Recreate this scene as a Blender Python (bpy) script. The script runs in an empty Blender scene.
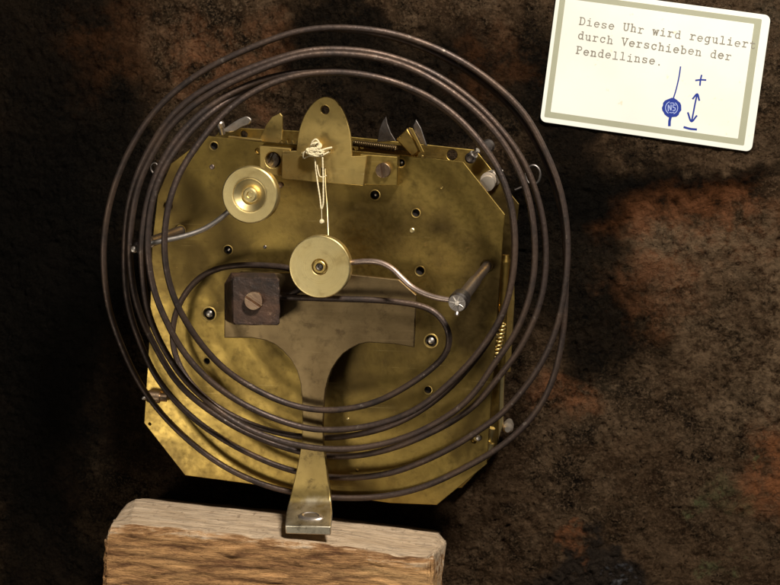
import bpy, bmesh, math, random
from mathutils import Vector, Matrix, noise
random.seed(7)
S = 0.001                       # everything below is written in millimetres
scene = bpy.context.scene

# ------------------------------------------------------------------ camera
W_PX, H_PX, F_PX = 780.0, 585.0, 1400.0
DEPTH = 518.0
VPX, VPY = 637.0, 73.0          # where lines perpendicular to the clock plates vanish
n = Vector((VPX-W_PX/2, H_PX/2-VPY, -F_PX)).normalized()      # world -Z seen from the camera
zc = -n
xc = (Vector((1, 0, 0)) - n*n.x).normalized()
yc = zc.cross(xc)
Rwc = Matrix((xc, yc, zc)).transposed()       # world -> camera (columns are world axes in camera space)
Rcw = Rwc.transposed()
a0 = Vector(((320-W_PX/2)/F_PX, (H_PX/2-300)/F_PX, -1))*DEPTH  # world origin in camera space
CAM = -(Rcw @ a0)
def P(px, py, z=0.0):
    """point (mm) on the horizontal plane at height z"""
    d = Rcw @ Vector(((px-W_PX/2)/F_PX, (H_PX/2-py)/F_PX, -1))
    t = (z-CAM.z)/d.z
    return CAM + d*t
cam_d = bpy.data.cameras.new('camera')
cam = bpy.data.objects.new('camera', cam_d)
scene.collection.objects.link(cam)
cam.matrix_world = Matrix.Translation(CAM*S) @ Rcw.to_4x4()
cam_d.sensor_width = 36; cam_d.lens = 36*F_PX/W_PX
cam_d.clip_start = 0.01; cam_d.clip_end = 50
cam_d.dof.use_dof = True
cam_d.dof.focus_distance = 0.512
cam_d.dof.aperture_fstop = 45
scene.camera = cam

# ------------------------------------------------------------------ world, lamps, exposure
world = bpy.data.worlds.new("World"); scene.world = world; world.use_nodes = True
bg = world.node_tree.nodes['Background']
bg.inputs[0].default_value = (1.0, 0.95, 0.88, 1); bg.inputs[1].default_value = 0.04

def area(name, loc, target, size, power, col, sy=None):
    l = bpy.data.lights.new(name, 'AREA'); l.energy = power; l.color = col
    l.size = size*S
    if sy: l.shape = 'RECTANGLE'; l.size_y = sy*S
    o = bpy.data.objects.new(name, l); scene.collection.objects.link(o)
    loc = Vector(loc)*S; target = Vector(target)*S
    o.location = loc
    o.rotation_euler = (target-loc).to_track_quat('-Z', 'Y').to_euler()
    return o
area('key_lamp', (300, 520, 400), (20, -30, 0), 110, 10.2, (1.0, 0.93, 0.82), 80)
area('left_fill', (-330, -230, 560), (-40, -40, 0), 210, 1.15, (1.0, 0.92, 0.76), 190)  # added fill lamp, there to brighten the lower-left brass
scene.view_settings.view_transform = 'Standard'
scene.view_settings.look = 'None'
scene.view_settings.exposure = 0
scene.view_settings.gamma = 1

# ------------------------------------------------------------------ materials
def new_mat(name):
    m = bpy.data.materials.new(name); m.use_nodes = True
    nt = m.node_tree; b = nt.nodes['Principled BSDF']
    return m, nt, b
def nd(nt, t, **kw):
    x = nt.nodes.new(t)
    for k, v in kw.items():
        if k in ('inp',):
            for kk, vv in v.items(): x.inputs[kk].default_value = vv
        else: setattr(x, k, v)
    return x
def mth(nt, op, a, b=None, c=None, clamp=False):
    x = nt.nodes.new('ShaderNodeMath'); x.operation = op; x.use_clamp = clamp
    for i, v in enumerate((a, b, c)):
        if v is None: continue
        if isinstance(v, (int, float)): x.inputs[i].default_value = v
        else: nt.links.new(v, x.inputs[i])
    return x.outputs[0]
def mix(nt, f, a, b, mode='MIX'):
    x = nt.nodes.new('ShaderNodeMix'); x.data_type = 'RGBA'; x.blend_type = mode
    for i, v in ((0, f), (6, a), (7, b)):
        if isinstance(v, (int, float)): x.inputs[i].default_value = v
        elif isinstance(v, tuple): x.inputs[i].default_value = (*v, 1)
        else: nt.links.new(v, x.inputs[i])
    return x.outputs[2]
def noise_t(nt, co, scale, detail=4, rough=.55, dist=0.0, stretch=None, rot=0):
    if stretch:
        mp = nt.nodes.new('ShaderNodeMapping'); mp.inputs['Scale'].default_value = stretch
        mp.inputs['Rotation'].default_value = (0, 0, rot)
        nt.links.new(co, mp.inputs[0]); co = mp.outputs[0]
    x = nt.nodes.new('ShaderNodeTexNoise'); nt.links.new(co, x.inputs['Vector'])
    x.inputs['Scale'].default_value = scale; x.inputs['Detail'].default_value = detail
    x.inputs['Roughness'].default_value = rough; x.inputs['Distortion'].default_value = dist
    return x.outputs['Fac']
def ramp(nt, v, lo, hi, smooth=True):
    x = nt.nodes.new('ShaderNodeMapRange'); x.interpolation_type = 'SMOOTHSTEP' if smooth else 'LINEAR'
    nt.links.new(v, x.inputs[0]); x.inputs[1].default_value = lo; x.inputs[2].default_value = hi
    return x.outputs[0]
def objco(nt):
    g = nt.nodes.new('ShaderNodeNewGeometry')
    return g.outputs['Position']
def bump(nt, b, h, dist_mm, strength=1.0, prev=None):
    x = nt.nodes.new('ShaderNodeBump'); x.inputs['Distance'].default_value = dist_mm*S
    x.inputs['Strength'].default_value = strength
    nt.links.new(h, x.inputs['Height'])
    if prev: nt.links.new(prev, x.inputs['Normal'])
    nt.links.new(x.outputs[0], b.inputs['Normal']); return x.outputs[0]

def metal(name, c1, c2, c3, rough=(.28, .5), tarn=.5, scale=60, bmp=.02, spots=True, metallic=1.0, brushed=None):
    m, nt, b = new_mat(name); co = objco(nt)
    n1 = noise_t(nt, co, scale, 5, .6, .4)
    n2 = noise_t(nt, co, scale*6, 4, .6)
    n3 = noise_t(nt, co, scale*.35, 3, .5, .8)
    c = mix(nt, ramp(nt, n1, .35, .7), c1, c2)
    f = mth(nt, 'MULTIPLY', ramp(nt, n3, .42, .68), tarn)
    c = mix(nt, f, c, c3)
    c = mix(nt, mth(nt, 'MULTIPLY', ramp(nt, n2, .52, .78), .35), c, c3)
    nt.links.new(c, b.inputs['Base Color'])
    b.inputs['Metallic'].default_value = metallic
    r = nt.nodes.new('ShaderNodeMapRange'); nt.links.new(mth(nt, 'ADD', mth(nt, 'MULTIPLY', n1, .5), mth(nt, 'MULTIPLY', n2, .5)), r.inputs[0])
    r.inputs[1].default_value = .3; r.inputs[2].default_value = .7
    r.inputs[3].default_value = rough[0]; r.inputs[4].default_value = rough[1]
    nt.links.new(r.outputs[0], b.inputs['Roughness'])
    h = n2
    if brushed:
        h = mth(nt, 'ADD', n2, noise_t(nt, co, 500, 3, .6, 0, brushed))
    bump(nt, b, h, bmp)
    return m
M = {}
M['plate'] = metal('old_brass', (.45, .31, .085), (.29, .195, .055), (.10, .066, .024), (.30, .52), .95, 75, .035)
def scratches(mat, col, k, angs=(.3, 1.9, -.6)):
    nt = M[mat].node_tree; b = nt.nodes['Principled BSDF']; co = objco(nt); base = b.inputs['Base Color'].links[0].from_socket
    tot = None
    for a_ in angs:
        f = mth(nt, 'MULTIPLY', ramp(nt, noise_t(nt, co, 1500, 1, .5, 0, (.018, 1, 1), a_), .70, .76), ramp(nt, noise_t(nt, co, 60, 2, .5, 0, None), .45, .6))
        tot = f if tot is None else mth(nt, 'MAXIMUM', tot, f)
    nt.links.new(mix(nt, mth(nt, 'MULTIPLY', tot, k), base, col), b.inputs['Base Color'])
def fine_dirt(mat, col, sc, lo, hi, k):
    nt = M[mat].node_tree; b = nt.nodes['Principled BSDF']; co = objco(nt); base = b.inputs['Base Color'].links[0].from_socket
    f = mth(nt, 'MULTIPLY', ramp(nt, noise_t(nt, co, sc, 8, .74, .2), lo, hi), k)
    nt.links.new(mix(nt, f, base, col), b.inputs['Base Color'])
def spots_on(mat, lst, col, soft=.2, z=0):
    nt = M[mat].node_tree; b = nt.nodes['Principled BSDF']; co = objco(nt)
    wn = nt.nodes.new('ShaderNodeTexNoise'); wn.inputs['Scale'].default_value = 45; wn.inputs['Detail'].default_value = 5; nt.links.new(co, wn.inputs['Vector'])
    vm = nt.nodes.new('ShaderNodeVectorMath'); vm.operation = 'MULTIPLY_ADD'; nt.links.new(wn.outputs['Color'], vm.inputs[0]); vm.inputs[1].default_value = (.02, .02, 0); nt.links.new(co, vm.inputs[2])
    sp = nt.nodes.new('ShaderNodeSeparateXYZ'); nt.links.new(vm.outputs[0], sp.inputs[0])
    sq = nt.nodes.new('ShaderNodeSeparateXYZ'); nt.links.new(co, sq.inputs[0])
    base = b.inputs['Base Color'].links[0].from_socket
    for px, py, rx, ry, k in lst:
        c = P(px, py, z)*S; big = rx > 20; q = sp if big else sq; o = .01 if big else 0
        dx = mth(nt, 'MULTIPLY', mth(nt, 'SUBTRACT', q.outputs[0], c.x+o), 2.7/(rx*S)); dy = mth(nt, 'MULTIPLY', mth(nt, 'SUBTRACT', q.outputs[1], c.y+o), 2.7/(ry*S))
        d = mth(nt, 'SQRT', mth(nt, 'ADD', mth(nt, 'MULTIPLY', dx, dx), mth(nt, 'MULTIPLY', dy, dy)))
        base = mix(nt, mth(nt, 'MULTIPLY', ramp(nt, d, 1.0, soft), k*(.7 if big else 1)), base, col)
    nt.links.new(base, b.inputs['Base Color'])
spots_on('plate', [(365, 225, 110, 60, .75), (430, 350, 90, 110, .7), (330, 330, 130, 60, .6), (480, 290, 50, 90, .45), (250, 225, 60, 30, .35), (190, 250, 40, 60, .25), (350, 470, 120, 30, .3),  # broad spots: dark reflections painted into the brass colour
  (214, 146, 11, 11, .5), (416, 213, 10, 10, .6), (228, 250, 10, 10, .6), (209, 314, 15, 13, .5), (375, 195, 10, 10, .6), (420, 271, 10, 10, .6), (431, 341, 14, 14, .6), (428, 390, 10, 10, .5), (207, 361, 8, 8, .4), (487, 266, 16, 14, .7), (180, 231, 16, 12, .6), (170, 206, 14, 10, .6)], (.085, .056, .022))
fine_dirt('plate', (.13, .09, .034), 160, .50, .68, .45)
fine_dirt('plate', (.50, .28, .10), 300, .64, .70, .5)
scratches('plate', (.62, .47, .2), .3)
M['brass_clean'] = metal('polished_brass', (.83, .68, .34), (.76, .60, .27), (.5, .37, .16), (.34, .46), .25, 70, .012)
M['gold'] = metal('golden_brass', (.86, .58, .17), (.76, .50, .13), (.45, .28, .08), (.25, .4), .4, 90, .02)
M['brass_mid'] = metal('bracket_brass', (.70, .51, .18), (.57, .40, .13), (.30, .20, .07), (.34, .5), .55, 60, .03)
M['tarnish'] = metal('tarnished_brass', (.27, .19, .095), (.19, .13, .063), (.08, .055, .03), (.32, .48), .7, 45, .03, brushed=(.06, 1, 1))
M['foot'] = metal('pale_foot_brass', (.56, .47, .27), (.47, .38, .2), (.30, .22, .11), (.36, .5), .5, 60, .03)
def stem_patina_and_glint():
    m = M['tarnish']; nt = m.node_tree; b = nt.nodes['Principled BSDF']; co = objco(nt)
    sp = nt.nodes.new('ShaderNodeSeparateXYZ'); nt.links.new(co, sp.inputs[0])
    y = mth(nt, 'ADD', sp.outputs[1], mth(nt, 'MULTIPLY', mth(nt, 'SUBTRACT', noise_t(nt, co, 120, 5, .6), .5), .012))
    old = b.inputs['Base Color'].links[0].from_socket
    f1 = ramp(nt, y, P(311, 390, 12).y*S, P(311, 490, 12).y*S); f2 = ramp(nt, y, P(311, 498, 14).y*S, P(311, 518, 22).y*S)
    c = mix(nt, f1, old, mix(nt, noise_t(nt, co, 200, 5), (.30, .21, .075), (.52, .38, .14)))
    c = mix(nt, f2, c, mix(nt, noise_t(nt, co, 260, 5), (.60, .52, .37), (.88, .81, .66)))  # glint of the key lamp painted pale into the foot colour
    nt.links.new(c, b.inputs['Base Color'])
stem_patina_and_glint()
M['wire'] = metal('brown_gong_wire', (.070, .049, .041), (.036, .027, .024), (.12, .075, .05), (.36, .66), .5, 130, .16, metallic=.7)
def worn_specks(mat, col, sc, lo, hi, k):
    nt = M[mat].node_tree; b = nt.nodes['Principled BSDF']; co = objco(nt)
    base = b.inputs['Base Color'].links[0].from_socket
    f = mth(nt, 'MULTIPLY', mth(nt, 'MULTIPLY', ramp(nt, noise_t(nt, co, sc, 4, .7), lo, hi), ramp(nt, noise_t(nt, co, 35, 3), .45, .62)), k)
    nt.links.new(mix(nt, f, base, col), b.inputs['Base Color'])
worn_specks('wire', (.30, .25, .21), 330, .60, .72, .6)
M['iron'] = metal('rusty_iron', (.042, .024, .017), (.018, .012, .010), (.10, .048, .026), (.45, .7), .7, 160, .35, metallic=.3)
worn_specks('iron', (.26, .16, .10), 420, .58, .68, .7)
M['steel'] = metal('steel', (.62, .57, .52), (.52, .46, .41), (.3, .23, .18), (.34, .5), .4, 150, .02)
M['steel_dark'] = metal('dark_steel', (.22, .20, .19), (.15, .13, .12), (.10, .07, .05), (.3, .5), .4, 150, .03)
M['rod'] = metal('grey_rod', (.24, .19, .15), (.18, .135, .10), (.10, .065, .045), (.35, .5), .5, 150, .05, metallic=.9)
M['copper'] = metal('bronze_wire', (.46, .36, .31), (.36, .27, .23), (.22, .15, .12), (.38, .55), .4, 120, .03)
M['screw'] = metal('worn_screw', (.42, .30, .19), (.33, .22, .15), (.14, .08, .06), (.28, .45), .5, 200, .04)
M['pinkish'] = metal('nickel_pillar', (.75, .66, .56), (.68, .58, .47), (.5, .4, .28), (.3, .4), .3, 150, .02, metallic=.8)
def flat(name, c, rough=.6, spec=.3):
    m, nt, b = new_mat(name)
    co = objco(nt); k = noise_t(nt, co, 400, 3)
    nt.links.new(mix(nt, mth(nt, 'MULTIPLY', k, .3), tuple(c), tuple(x*.7 for x in c)), b.inputs['Base Color'])
    b.inputs['Roughness'].default_value = rough; b.inputs['Specular IOR Level'].default_value = spec
    return m
M['hole'] = flat('bore_shade', (.012, .008, .006), .8)
M['thread'] = flat('cotton_thread', (.62, .53, .34), .85)
M['ink'] = flat('blue_ink', (.012, .03, .22), .5)
M['ink_gap'] = flat('pale_ink', (.30, .36, .60), .6)
M['type'] = flat('typewriter_ink', (.20, .185, .155), .8, .1)
M['band'] = flat('card_border', (.30, .30, .215), .7)

def card_mat():
    m, nt, b = new_mat('cream_card'); co = objco(nt)
    k = noise_t(nt, co, 25, 4, .6); k2 = noise_t(nt, co, 320, 3, .6)
    c = mix(nt, ramp(nt, k, .35, .75), (.65, .65, .60), (.62, .61, .545))
    c = mix(nt, ramp(nt, k2, .66, .76), c, (.62, .56, .42))
    nt.links.new(c, b.inputs['Base Color']); b.inputs['Roughness'].default_value = .55
    bump(nt, b, k2, .02); return m
M['card'] = card_mat()

def wood_mat():
    m, nt, b = new_mat('rough_wood'); co = objco(nt)
    gm = nt.nodes.new('ShaderNodeNewGeometry')
    at = nt.nodes.new('ShaderNodeAttribute'); at.attribute_name = 'sawn'
    rt = math.radians(-5.5)
    fib = noise_t(nt, co, 330, 8, .72, .35, (.15, 1, 1), rt)
    fib2 = noise_t(nt, co, 800, 5, .72, .3, (.09, 1, .8), rt)
    blot = noise_t(nt, co, 26, 4, .6, .5, (.5, 1, 1), rt)
    c = mix(nt, ramp(nt, fib, .34, .62), (.12, .050, .019), (.53, .285, .115))
    c = mix(nt, mth(nt, 'MULTIPLY', ramp(nt, blot, .5, .72), .7), c, (.72, .45, .20))
    c = mix(nt, mth(nt, 'MULTIPLY', ramp(nt, fib2, .52, .74), .8), c, (.07, .028, .012))
    s = mix(nt, ramp(nt, fib, .3, .7), (.45, .32, .20), (.68, .52, .36))
    s = mix(nt, mth(nt, 'MULTIPLY', ramp(nt, fib2, .46, .68), .75), s, (.20, .15, .11))
    s = mix(nt, mth(nt, 'MULTIPLY', ramp(nt, blot, .5, .7), .4), s, (.50, .34, .2))
    tm_ = noise_t(nt, co, 520, 3, .6, .2, (1, .16, .4), rt)
    s = mix(nt, mth(nt, 'MULTIPLY', ramp(nt, tm_, .60, .70), .55), s, (.20, .13, .08))
    edge = mth(nt, 'ADD', at.outputs['Fac'], mth(nt, 'MULTIPLY', mth(nt, 'SUBTRACT', fib, .5), 1.8))
    c = mix(nt, ramp(nt, edge, .38, .72), c, s)
    nt.links.new(c, b.inputs['Base Color']); b.inputs['Roughness'].default_value = .72
    b.inputs['Specular IOR Level'].default_value = .25
    p = bump(nt, b, fib, 2.4, 1.0); bump(nt, b, fib2, .6, 1.0, p)
    return m
M['wood'] = wood_mat()

# rusty sheet ------------------------------------------------------
GZ = -34.0
def ground_mat():
    m, nt, b = new_mat('rusty_sheet'); co = objco(nt)
    wn = nt.nodes.new('ShaderNodeTexNoise'); wn.inputs['Scale'].default_value = 22; wn.inputs['Detail'].default_value = 5
    wn.inputs['Roughness'].default_value = .65
    nt.links.new(co, wn.inputs['Vector'])
    vm = nt.nodes.new('ShaderNodeVectorMath'); vm.operation = 'SUBTRACT'; nt.links.new(wn.outputs['Color'], vm.inputs[0]); vm.inputs[1].default_value = (.5, .5, .5)
    vs = nt.nodes.new('ShaderNodeVectorMath'); vs.operation = 'SCALE'; nt.links.new(vm.outputs[0], vs.inputs[0]); vs.inputs['Scale'].default_value = .075
    va = nt.nodes.new('ShaderNodeVectorMath'); va.operation = 'ADD'; nt.links.new(co, va.inputs[0]); nt.links.new(vs.outputs[0], va.inputs[1])
    sep = nt.nodes.new('ShaderNodeSeparateXYZ'); nt.links.new(va.outputs[0], sep.inputs[0])
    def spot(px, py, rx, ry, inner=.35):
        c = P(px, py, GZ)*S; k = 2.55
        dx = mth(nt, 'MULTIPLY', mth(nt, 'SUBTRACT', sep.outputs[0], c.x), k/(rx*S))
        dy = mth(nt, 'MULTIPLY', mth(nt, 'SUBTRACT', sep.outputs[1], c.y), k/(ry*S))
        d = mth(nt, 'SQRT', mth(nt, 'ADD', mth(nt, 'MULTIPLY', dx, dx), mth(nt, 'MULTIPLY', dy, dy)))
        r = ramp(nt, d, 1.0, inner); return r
    n_big = noise_t(nt, co, 13, 5, .6, .4)
    n_mid = noise_t(nt, co, 75, 8, .7, .15)
    n_fin = noise_t(nt, co, 330, 8, .72, 0)
    n_grain = noise_t(nt, co, 900, 4, .7)
    n_fl = noise_t(nt, co, 42, 10, .72, .1)
    flake = mth(nt, 'ADD', ramp(nt, n_fl, .50, .525), ramp(nt, n_fl, .57, .59))
    n_pit = mth(nt, 'SUBTRACT', 1.0, ramp(nt, noise_t(nt, co, 560, 3, .6), .40, .30))
    vor = nt.nodes.new('ShaderNodeTexVoronoi'); vor.inputs['Scale'].default_value = 130; nt.links.new(va.outputs[0], vor.inputs['Vector'])
    c = mix(nt, ramp(nt, n_mid, .36, .66), (.013, .009, .006), (.080, .049, .026))
    c = mix(nt, mth(nt, 'MULTIPLY', ramp(nt, n_big, .48, .62), .7), c, (.055, .040, .025))
    c = mix(nt, mth(nt, 'MULTIPLY', ramp(nt, n_fin, .54, .72), .75), c, (.135, .086, .047))
    c = mix(nt, mth(nt, 'MULTIPLY', ramp(nt, n_fin, .48, .34), .85), c, (.008, .006, .005))
    c = mix(nt, mth(nt, 'MULTIPLY', ramp(nt, n_grain, .50, .60), .55), c, (.115, .072, .040))
    c = mix(nt, mth(nt, 'MULTIPLY', mth(nt, 'SUBTRACT', 1.0, n_pit), .9), c, (.005, .004, .003))
    c = mix(nt, mth(nt, 'MULTIPLY', mth(nt, 'SUBTRACT', 1.0, ramp(nt, n_fl, .50, .53)), .35), c, (.055, .030, .015))
    v2 = nt.nodes.new('ShaderNodeTexVoronoi'); v2.inputs['Scale'].default_value = 420; v2.feature = 'F1'; nt.links.new(va.outputs[0], v2.inputs['Vector'])
    c = mix(nt, mth(nt, 'MULTIPLY', ramp(nt, v2.outputs['Distance'], .28, .08), ramp(nt, n_fin, .45, .6)), c, (.006, .005, .004))
    def add(c, mask, col, k=.8, tex=None):
        f = mth(nt, 'MULTIPLY', mask, k)
        if tex is not None: f = mth(nt, 'MULTIPLY', f, tex)
        return mix(nt, f, c, col)
    tm = ramp(nt, n_mid, .36, .58); tf = ramp(nt, n_fin, .38, .6)
    # black burnt scale patches; those on the left paint falloff shade into the colour
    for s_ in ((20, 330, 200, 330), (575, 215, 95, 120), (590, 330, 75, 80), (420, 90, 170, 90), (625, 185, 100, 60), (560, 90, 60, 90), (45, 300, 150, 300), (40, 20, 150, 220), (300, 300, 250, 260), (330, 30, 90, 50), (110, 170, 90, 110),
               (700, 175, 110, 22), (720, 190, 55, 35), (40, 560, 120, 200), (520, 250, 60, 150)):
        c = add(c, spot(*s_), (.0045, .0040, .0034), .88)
    # rust
    for s_, k in (((700, 230, 95, 70), .5), ((790, 470, 70, 75), .7), ((580, 400, 60, 32), .55), ((235, 40, 80, 45), .38), ((215, 85, 60, 30), .42), ((660, 290, 60, 40), .35),
                  ((563, 548, 20, 10), .7), ((120, 60, 80, 60), .12), ((500, 60, 60, 40), .15)):
        c = add(c, spot(*s_), (.165, .054, .014), min(1, k*1.15), tm)
    # pale encrusted streaks
    for s_, k in (((700, 265, 90, 40), .6), ((775, 330, 40, 120), .6), ((690, 340, 60, 60), .35), ((750, 400, 60, 60), .4)):
        c = add(c, spot(*s_), (.15, .095, .050), k, tf)
    # verdigris
    for s_, k in (((725, 568, 22, 16), .8), ((692, 512, 16, 12), .8), ((755, 455, 9, 8), .9), ((715, 490, 34, 22), .35), ((735, 505, 50, 16), .3)):
        c = add(c, spot(*s_), (.085, .11, .045), k*.6, tf)
    # pit of slag
    pit = spot(585, 585, 70, 44, .7)
    c = add(c, pit, (.018, .015, .013), .85)
    c = add(c, spot(610, 578, 26, 16), (.09, .09, .10), .7, ramp(nt, vor.outputs['Distance'], .45, .15))
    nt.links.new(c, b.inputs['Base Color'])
    r = nt.nodes.new('ShaderNodeMapRange'); nt.links.new(n_fin, r.inputs[0]); r.inputs[1].default_value = .3; r.inputs[2].default_value = .7
    r.inputs[3].default_value = .5; r.inputs[4].default_value = .85
    nt.links.new(r.outputs[0], b.inputs['Roughness']); hs = nt.nodes.new('ShaderNodeSeparateColor'); hs.mode = 'HSV'; nt.links.new(c, hs.inputs[0])
    nt.links.new(mth(nt, 'MULTIPLY', ramp(nt, hs.outputs[2], .02, .14), .20), b.inputs['Specular IOR Level'])
    p = bump(nt, b, n_mid, 3.5, 1); p = bump(nt, b, flake, .9, 1, p)
    p = bump(nt, b, mth(nt, 'MULTIPLY', pit, mth(nt, 'MULTIPLY', ramp(nt, vor.outputs['Distance'], .6, 0), 1.0)), 5, 1, p)
    p = bump(nt, b, n_fin, 2.6, 1, p); p = bump(nt, b, n_pit, .8, 1, p); bump(nt, b, n_grain, .8, 1, p)
    return m
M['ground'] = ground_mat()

fine_dirt('brass_mid', (.19, .13, .05), 190, .54, .70, .5); scratches('brass_mid', (.75, .6, .32), .4)
fine_dirt('tarnish', (.07, .045, .025), 170, .5, .68, .6); scratches('tarnish', (.5, .37, .2), .25, (1.45, .1))
def turned(name, src, c):
    m = M[src].copy(); m.name = name; nt = m.node_tree; b = nt.nodes['Principled BSDF']; co = objco(nt)
    vm = nt.nodes.new('ShaderNodeVectorMath'); vm.operation = 'DISTANCE'; nt.links.new(co, vm.inputs[0]); vm.inputs[1].default_value = tuple(c*S)
    h = nt.nodes.new('ShaderNodeTexNoise'); h.noise_dimensions = '1D'; h.inputs['Scale'].default_value = 2600; h.inputs['Detail'].default_value = 3
    nt.links.new(vm.outputs['Value'], h.inputs['W'])
    old = b.inputs['Normal'].links[0].from_socket
    bump(nt, b, h.outputs[0], .010, 1, old)
    base = b.inputs['Base Color'].links[0].from_socket
    st = noise_t(nt, co, 130, 5, .65, .5)
    f = mth(nt, 'ADD', mth(nt, 'MULTIPLY', ramp(nt, h.outputs[0], .45, .65), .12), mth(nt, 'MULTIPLY', ramp(nt, st, .5, .7), .5))
    nt.links.new(mix(nt, f, base, (.46, .33, .13)), b.inputs['Base Color'])
    M[name] = m
turned('turned_brass_left', 'brass_clean', P(249.5, 195, 28)); turned('turned_brass_right', 'brass_clean', P(319.5, 267, 26))

# ------------------------------------------------------------------ mesh helpers
class MB:
    def __init__(s): s.v = []; s.f = []; s.sm = []
    def add(s, vs, fs, smooth=True):
        o = len(s.v); s.v += [tuple(v) for v in vs]; s.f += [tuple(i+o for i in f) for f in fs]; s.sm += [smooth]*len(fs)
        return s
    def build(s, name, mat, parent=None, loc=None):
        me = bpy.data.meshes.new(name)
        off = Vector((0, 0, 0))
        me.from_pydata([((Vector(v))*S) for v in s.v], [], s.f); me.update()
        for p, k in zip(me.polygons, s.sm): p.use_smooth = k
        me.materials.append(M[mat])
        bm = bmesh.new(); bm.from_mesh(me); bmesh.ops.recalc_face_normals(bm, faces=bm.faces); bm.to_mesh(me); bm.free()
        o = bpy.data.objects.new(name, me); scene.collection.objects.link(o)
        if parent is not None:
            o.parent = parent
            o.matrix_parent_inverse = parent.matrix_world.inverted() if parent.type != 'EMPTY' else Matrix.Translation(-Vector(parent.location))
        return o

def catmull(pts, per=8, closed=False):
    pts = [Vector(p) for p in pts]; out = []; N = len(pts)
    rng = range(N) if closed else range(N-1)
    for i in rng:
        if closed: p0, p1, p2, p3 = pts[(i-1) % N], pts[i], pts[(i+1) % N], pts[(i+2) % N]
        else:
            p1, p2 = pts[i], pts[i+1]
            p0 = pts[i-1] if i else p1*2-p2
            p3 = pts[i+2] if i+2 < N else p2*2-p1
        t0 = 0; t1 = t0+max((p1-p0).length, 1e-4)**.5; t2 = t1+max((p2-p1).length, 1e-4)**.5; t3 = t2+max((p3-p2).length, 1e-4)**.5
        for k in range(per):
            t = t1+(t2-t1)*k/per
            A1 = p0*((t1-t)/(t1-t0))+p1*((t-t0)/(t1-t0)); A2 = p1*((t2-t)/(t2-t1))+p2*((t-t1)/(t2-t1)); A3 = p2*((t3-t)/(t3-t2))+p3*((t-t2)/(t3-t2))
            B1 = A1*((t2-t)/(t2-t0))+A2*((t-t0)/(t2-t0)); B2 = A2*((t3-t)/(t3-t1))+A3*((t-t1)/(t3-t1))
            out.append(B1*((t2-t)/(t2-t1))+B2*((t-t1)/(t2-t1)))
    if not closed: out.append(pts[-1])
    return out
def smooth_line(pts, it=2):
    for _ in range(it):
        pts = [pts[0]]+[(pts[i-1]+pts[i]*2+pts[i+1])/4 for i in range(1, len(pts)-1)]+[pts[-1]]
    return pts
def tube(mb, pts, r, seg=12, caps=True, smooth=True):
    pts = [Vector(p) for p in pts]; N = len(pts)
    rs = r if isinstance(r, (list, tuple)) else [r]*N
    T = [(pts[min(i+1, N-1)]-pts[max(i-1, 0)]).normalized() for i in range(N)]
    a = Vector((0, 0, 1)) if abs(T[0].z) < .9 else Vector((1, 0, 0))
    u = (a-T[0]*a.dot(T[0])).normalized(); vs = []; fs = []
    for i in range(N):
        u = (u-T[i]*u.dot(T[i])).normalized(); w = T[i].cross(u)
        for k in range(seg):
            an = 2*math.pi*k/seg; vs.append(pts[i]+(u*math.cos(an)+w*math.sin(an))*rs[i])
    for i in range(N-1):
        for k in range(seg):
            k2 = (k+1) % seg; fs.append((i*seg+k, i*seg+k2, (i+1)*seg+k2, (i+1)*seg+k))
    mb.add(vs, fs, smooth)
    if caps:
        mb.add(vs[:seg], [tuple(range(seg))[::-1]], False); mb.add(vs[-seg:], [tuple(range(seg))], False)
    return mb
def rod(mb, a, b, prof, seg=20):
    """stepped rod from a to b; prof = [(t, r), ...]; sharp steps by repeated t"""
    a = Vector(a); b = Vector(b); d = (b-a); L = d.length; T = d.normalized()
    h = Vector((0, 0, 1)) if abs(T.z) < .9 else Vector((1, 0, 0))
    u = (h-T*h.dot(T)).normalized(); w = T.cross(u)
    for (t1, r1), (t2, r2) in zip(prof[:-1], prof[1:]):
        vs = []
        for t, r in ((t1, r1), (t2, r2)):
            for k in range(seg):
                an = 2*math.pi*k/seg; vs.append(a+d*t+(u*math.cos(an)+w*math.sin(an))*r)
        mb.add(vs, [(k, (k+1) % seg, seg+(k+1) % seg, seg+k) for k in range(seg)], abs(t2-t1) > 1e-4)
    for t, r in (prof[0], prof[-1]):
        vs = [a+d*t+(u*math.cos(2*math.pi*k/seg)+w*math.sin(2*math.pi*k/seg))*r for k in range(seg)]
        if r > 1e-3: mb.add(vs, [tuple(range(seg))], False)
    return mb
def lathe(mb, c, prof, seg=48, smooth=True):
    """prof = [(r, z)...] around vertical axis at c"""
    c = Vector(c)
    for (r1, z1), (r2, z2) in zip(prof[:-1], prof[1:]):
        vs = []
        for r, z in ((r1, z1), (r2, z2)):
            for k in range(seg):
                an = 2*math.pi*k/seg; vs.append((c.x+r*math.cos(an), c.y+r*math.sin(an), c.z+z))
        mb.add(vs, [(k, (k+1) % seg, seg+(k+1) % seg, seg+k) for k in range(seg)], smooth)
    return mb
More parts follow.
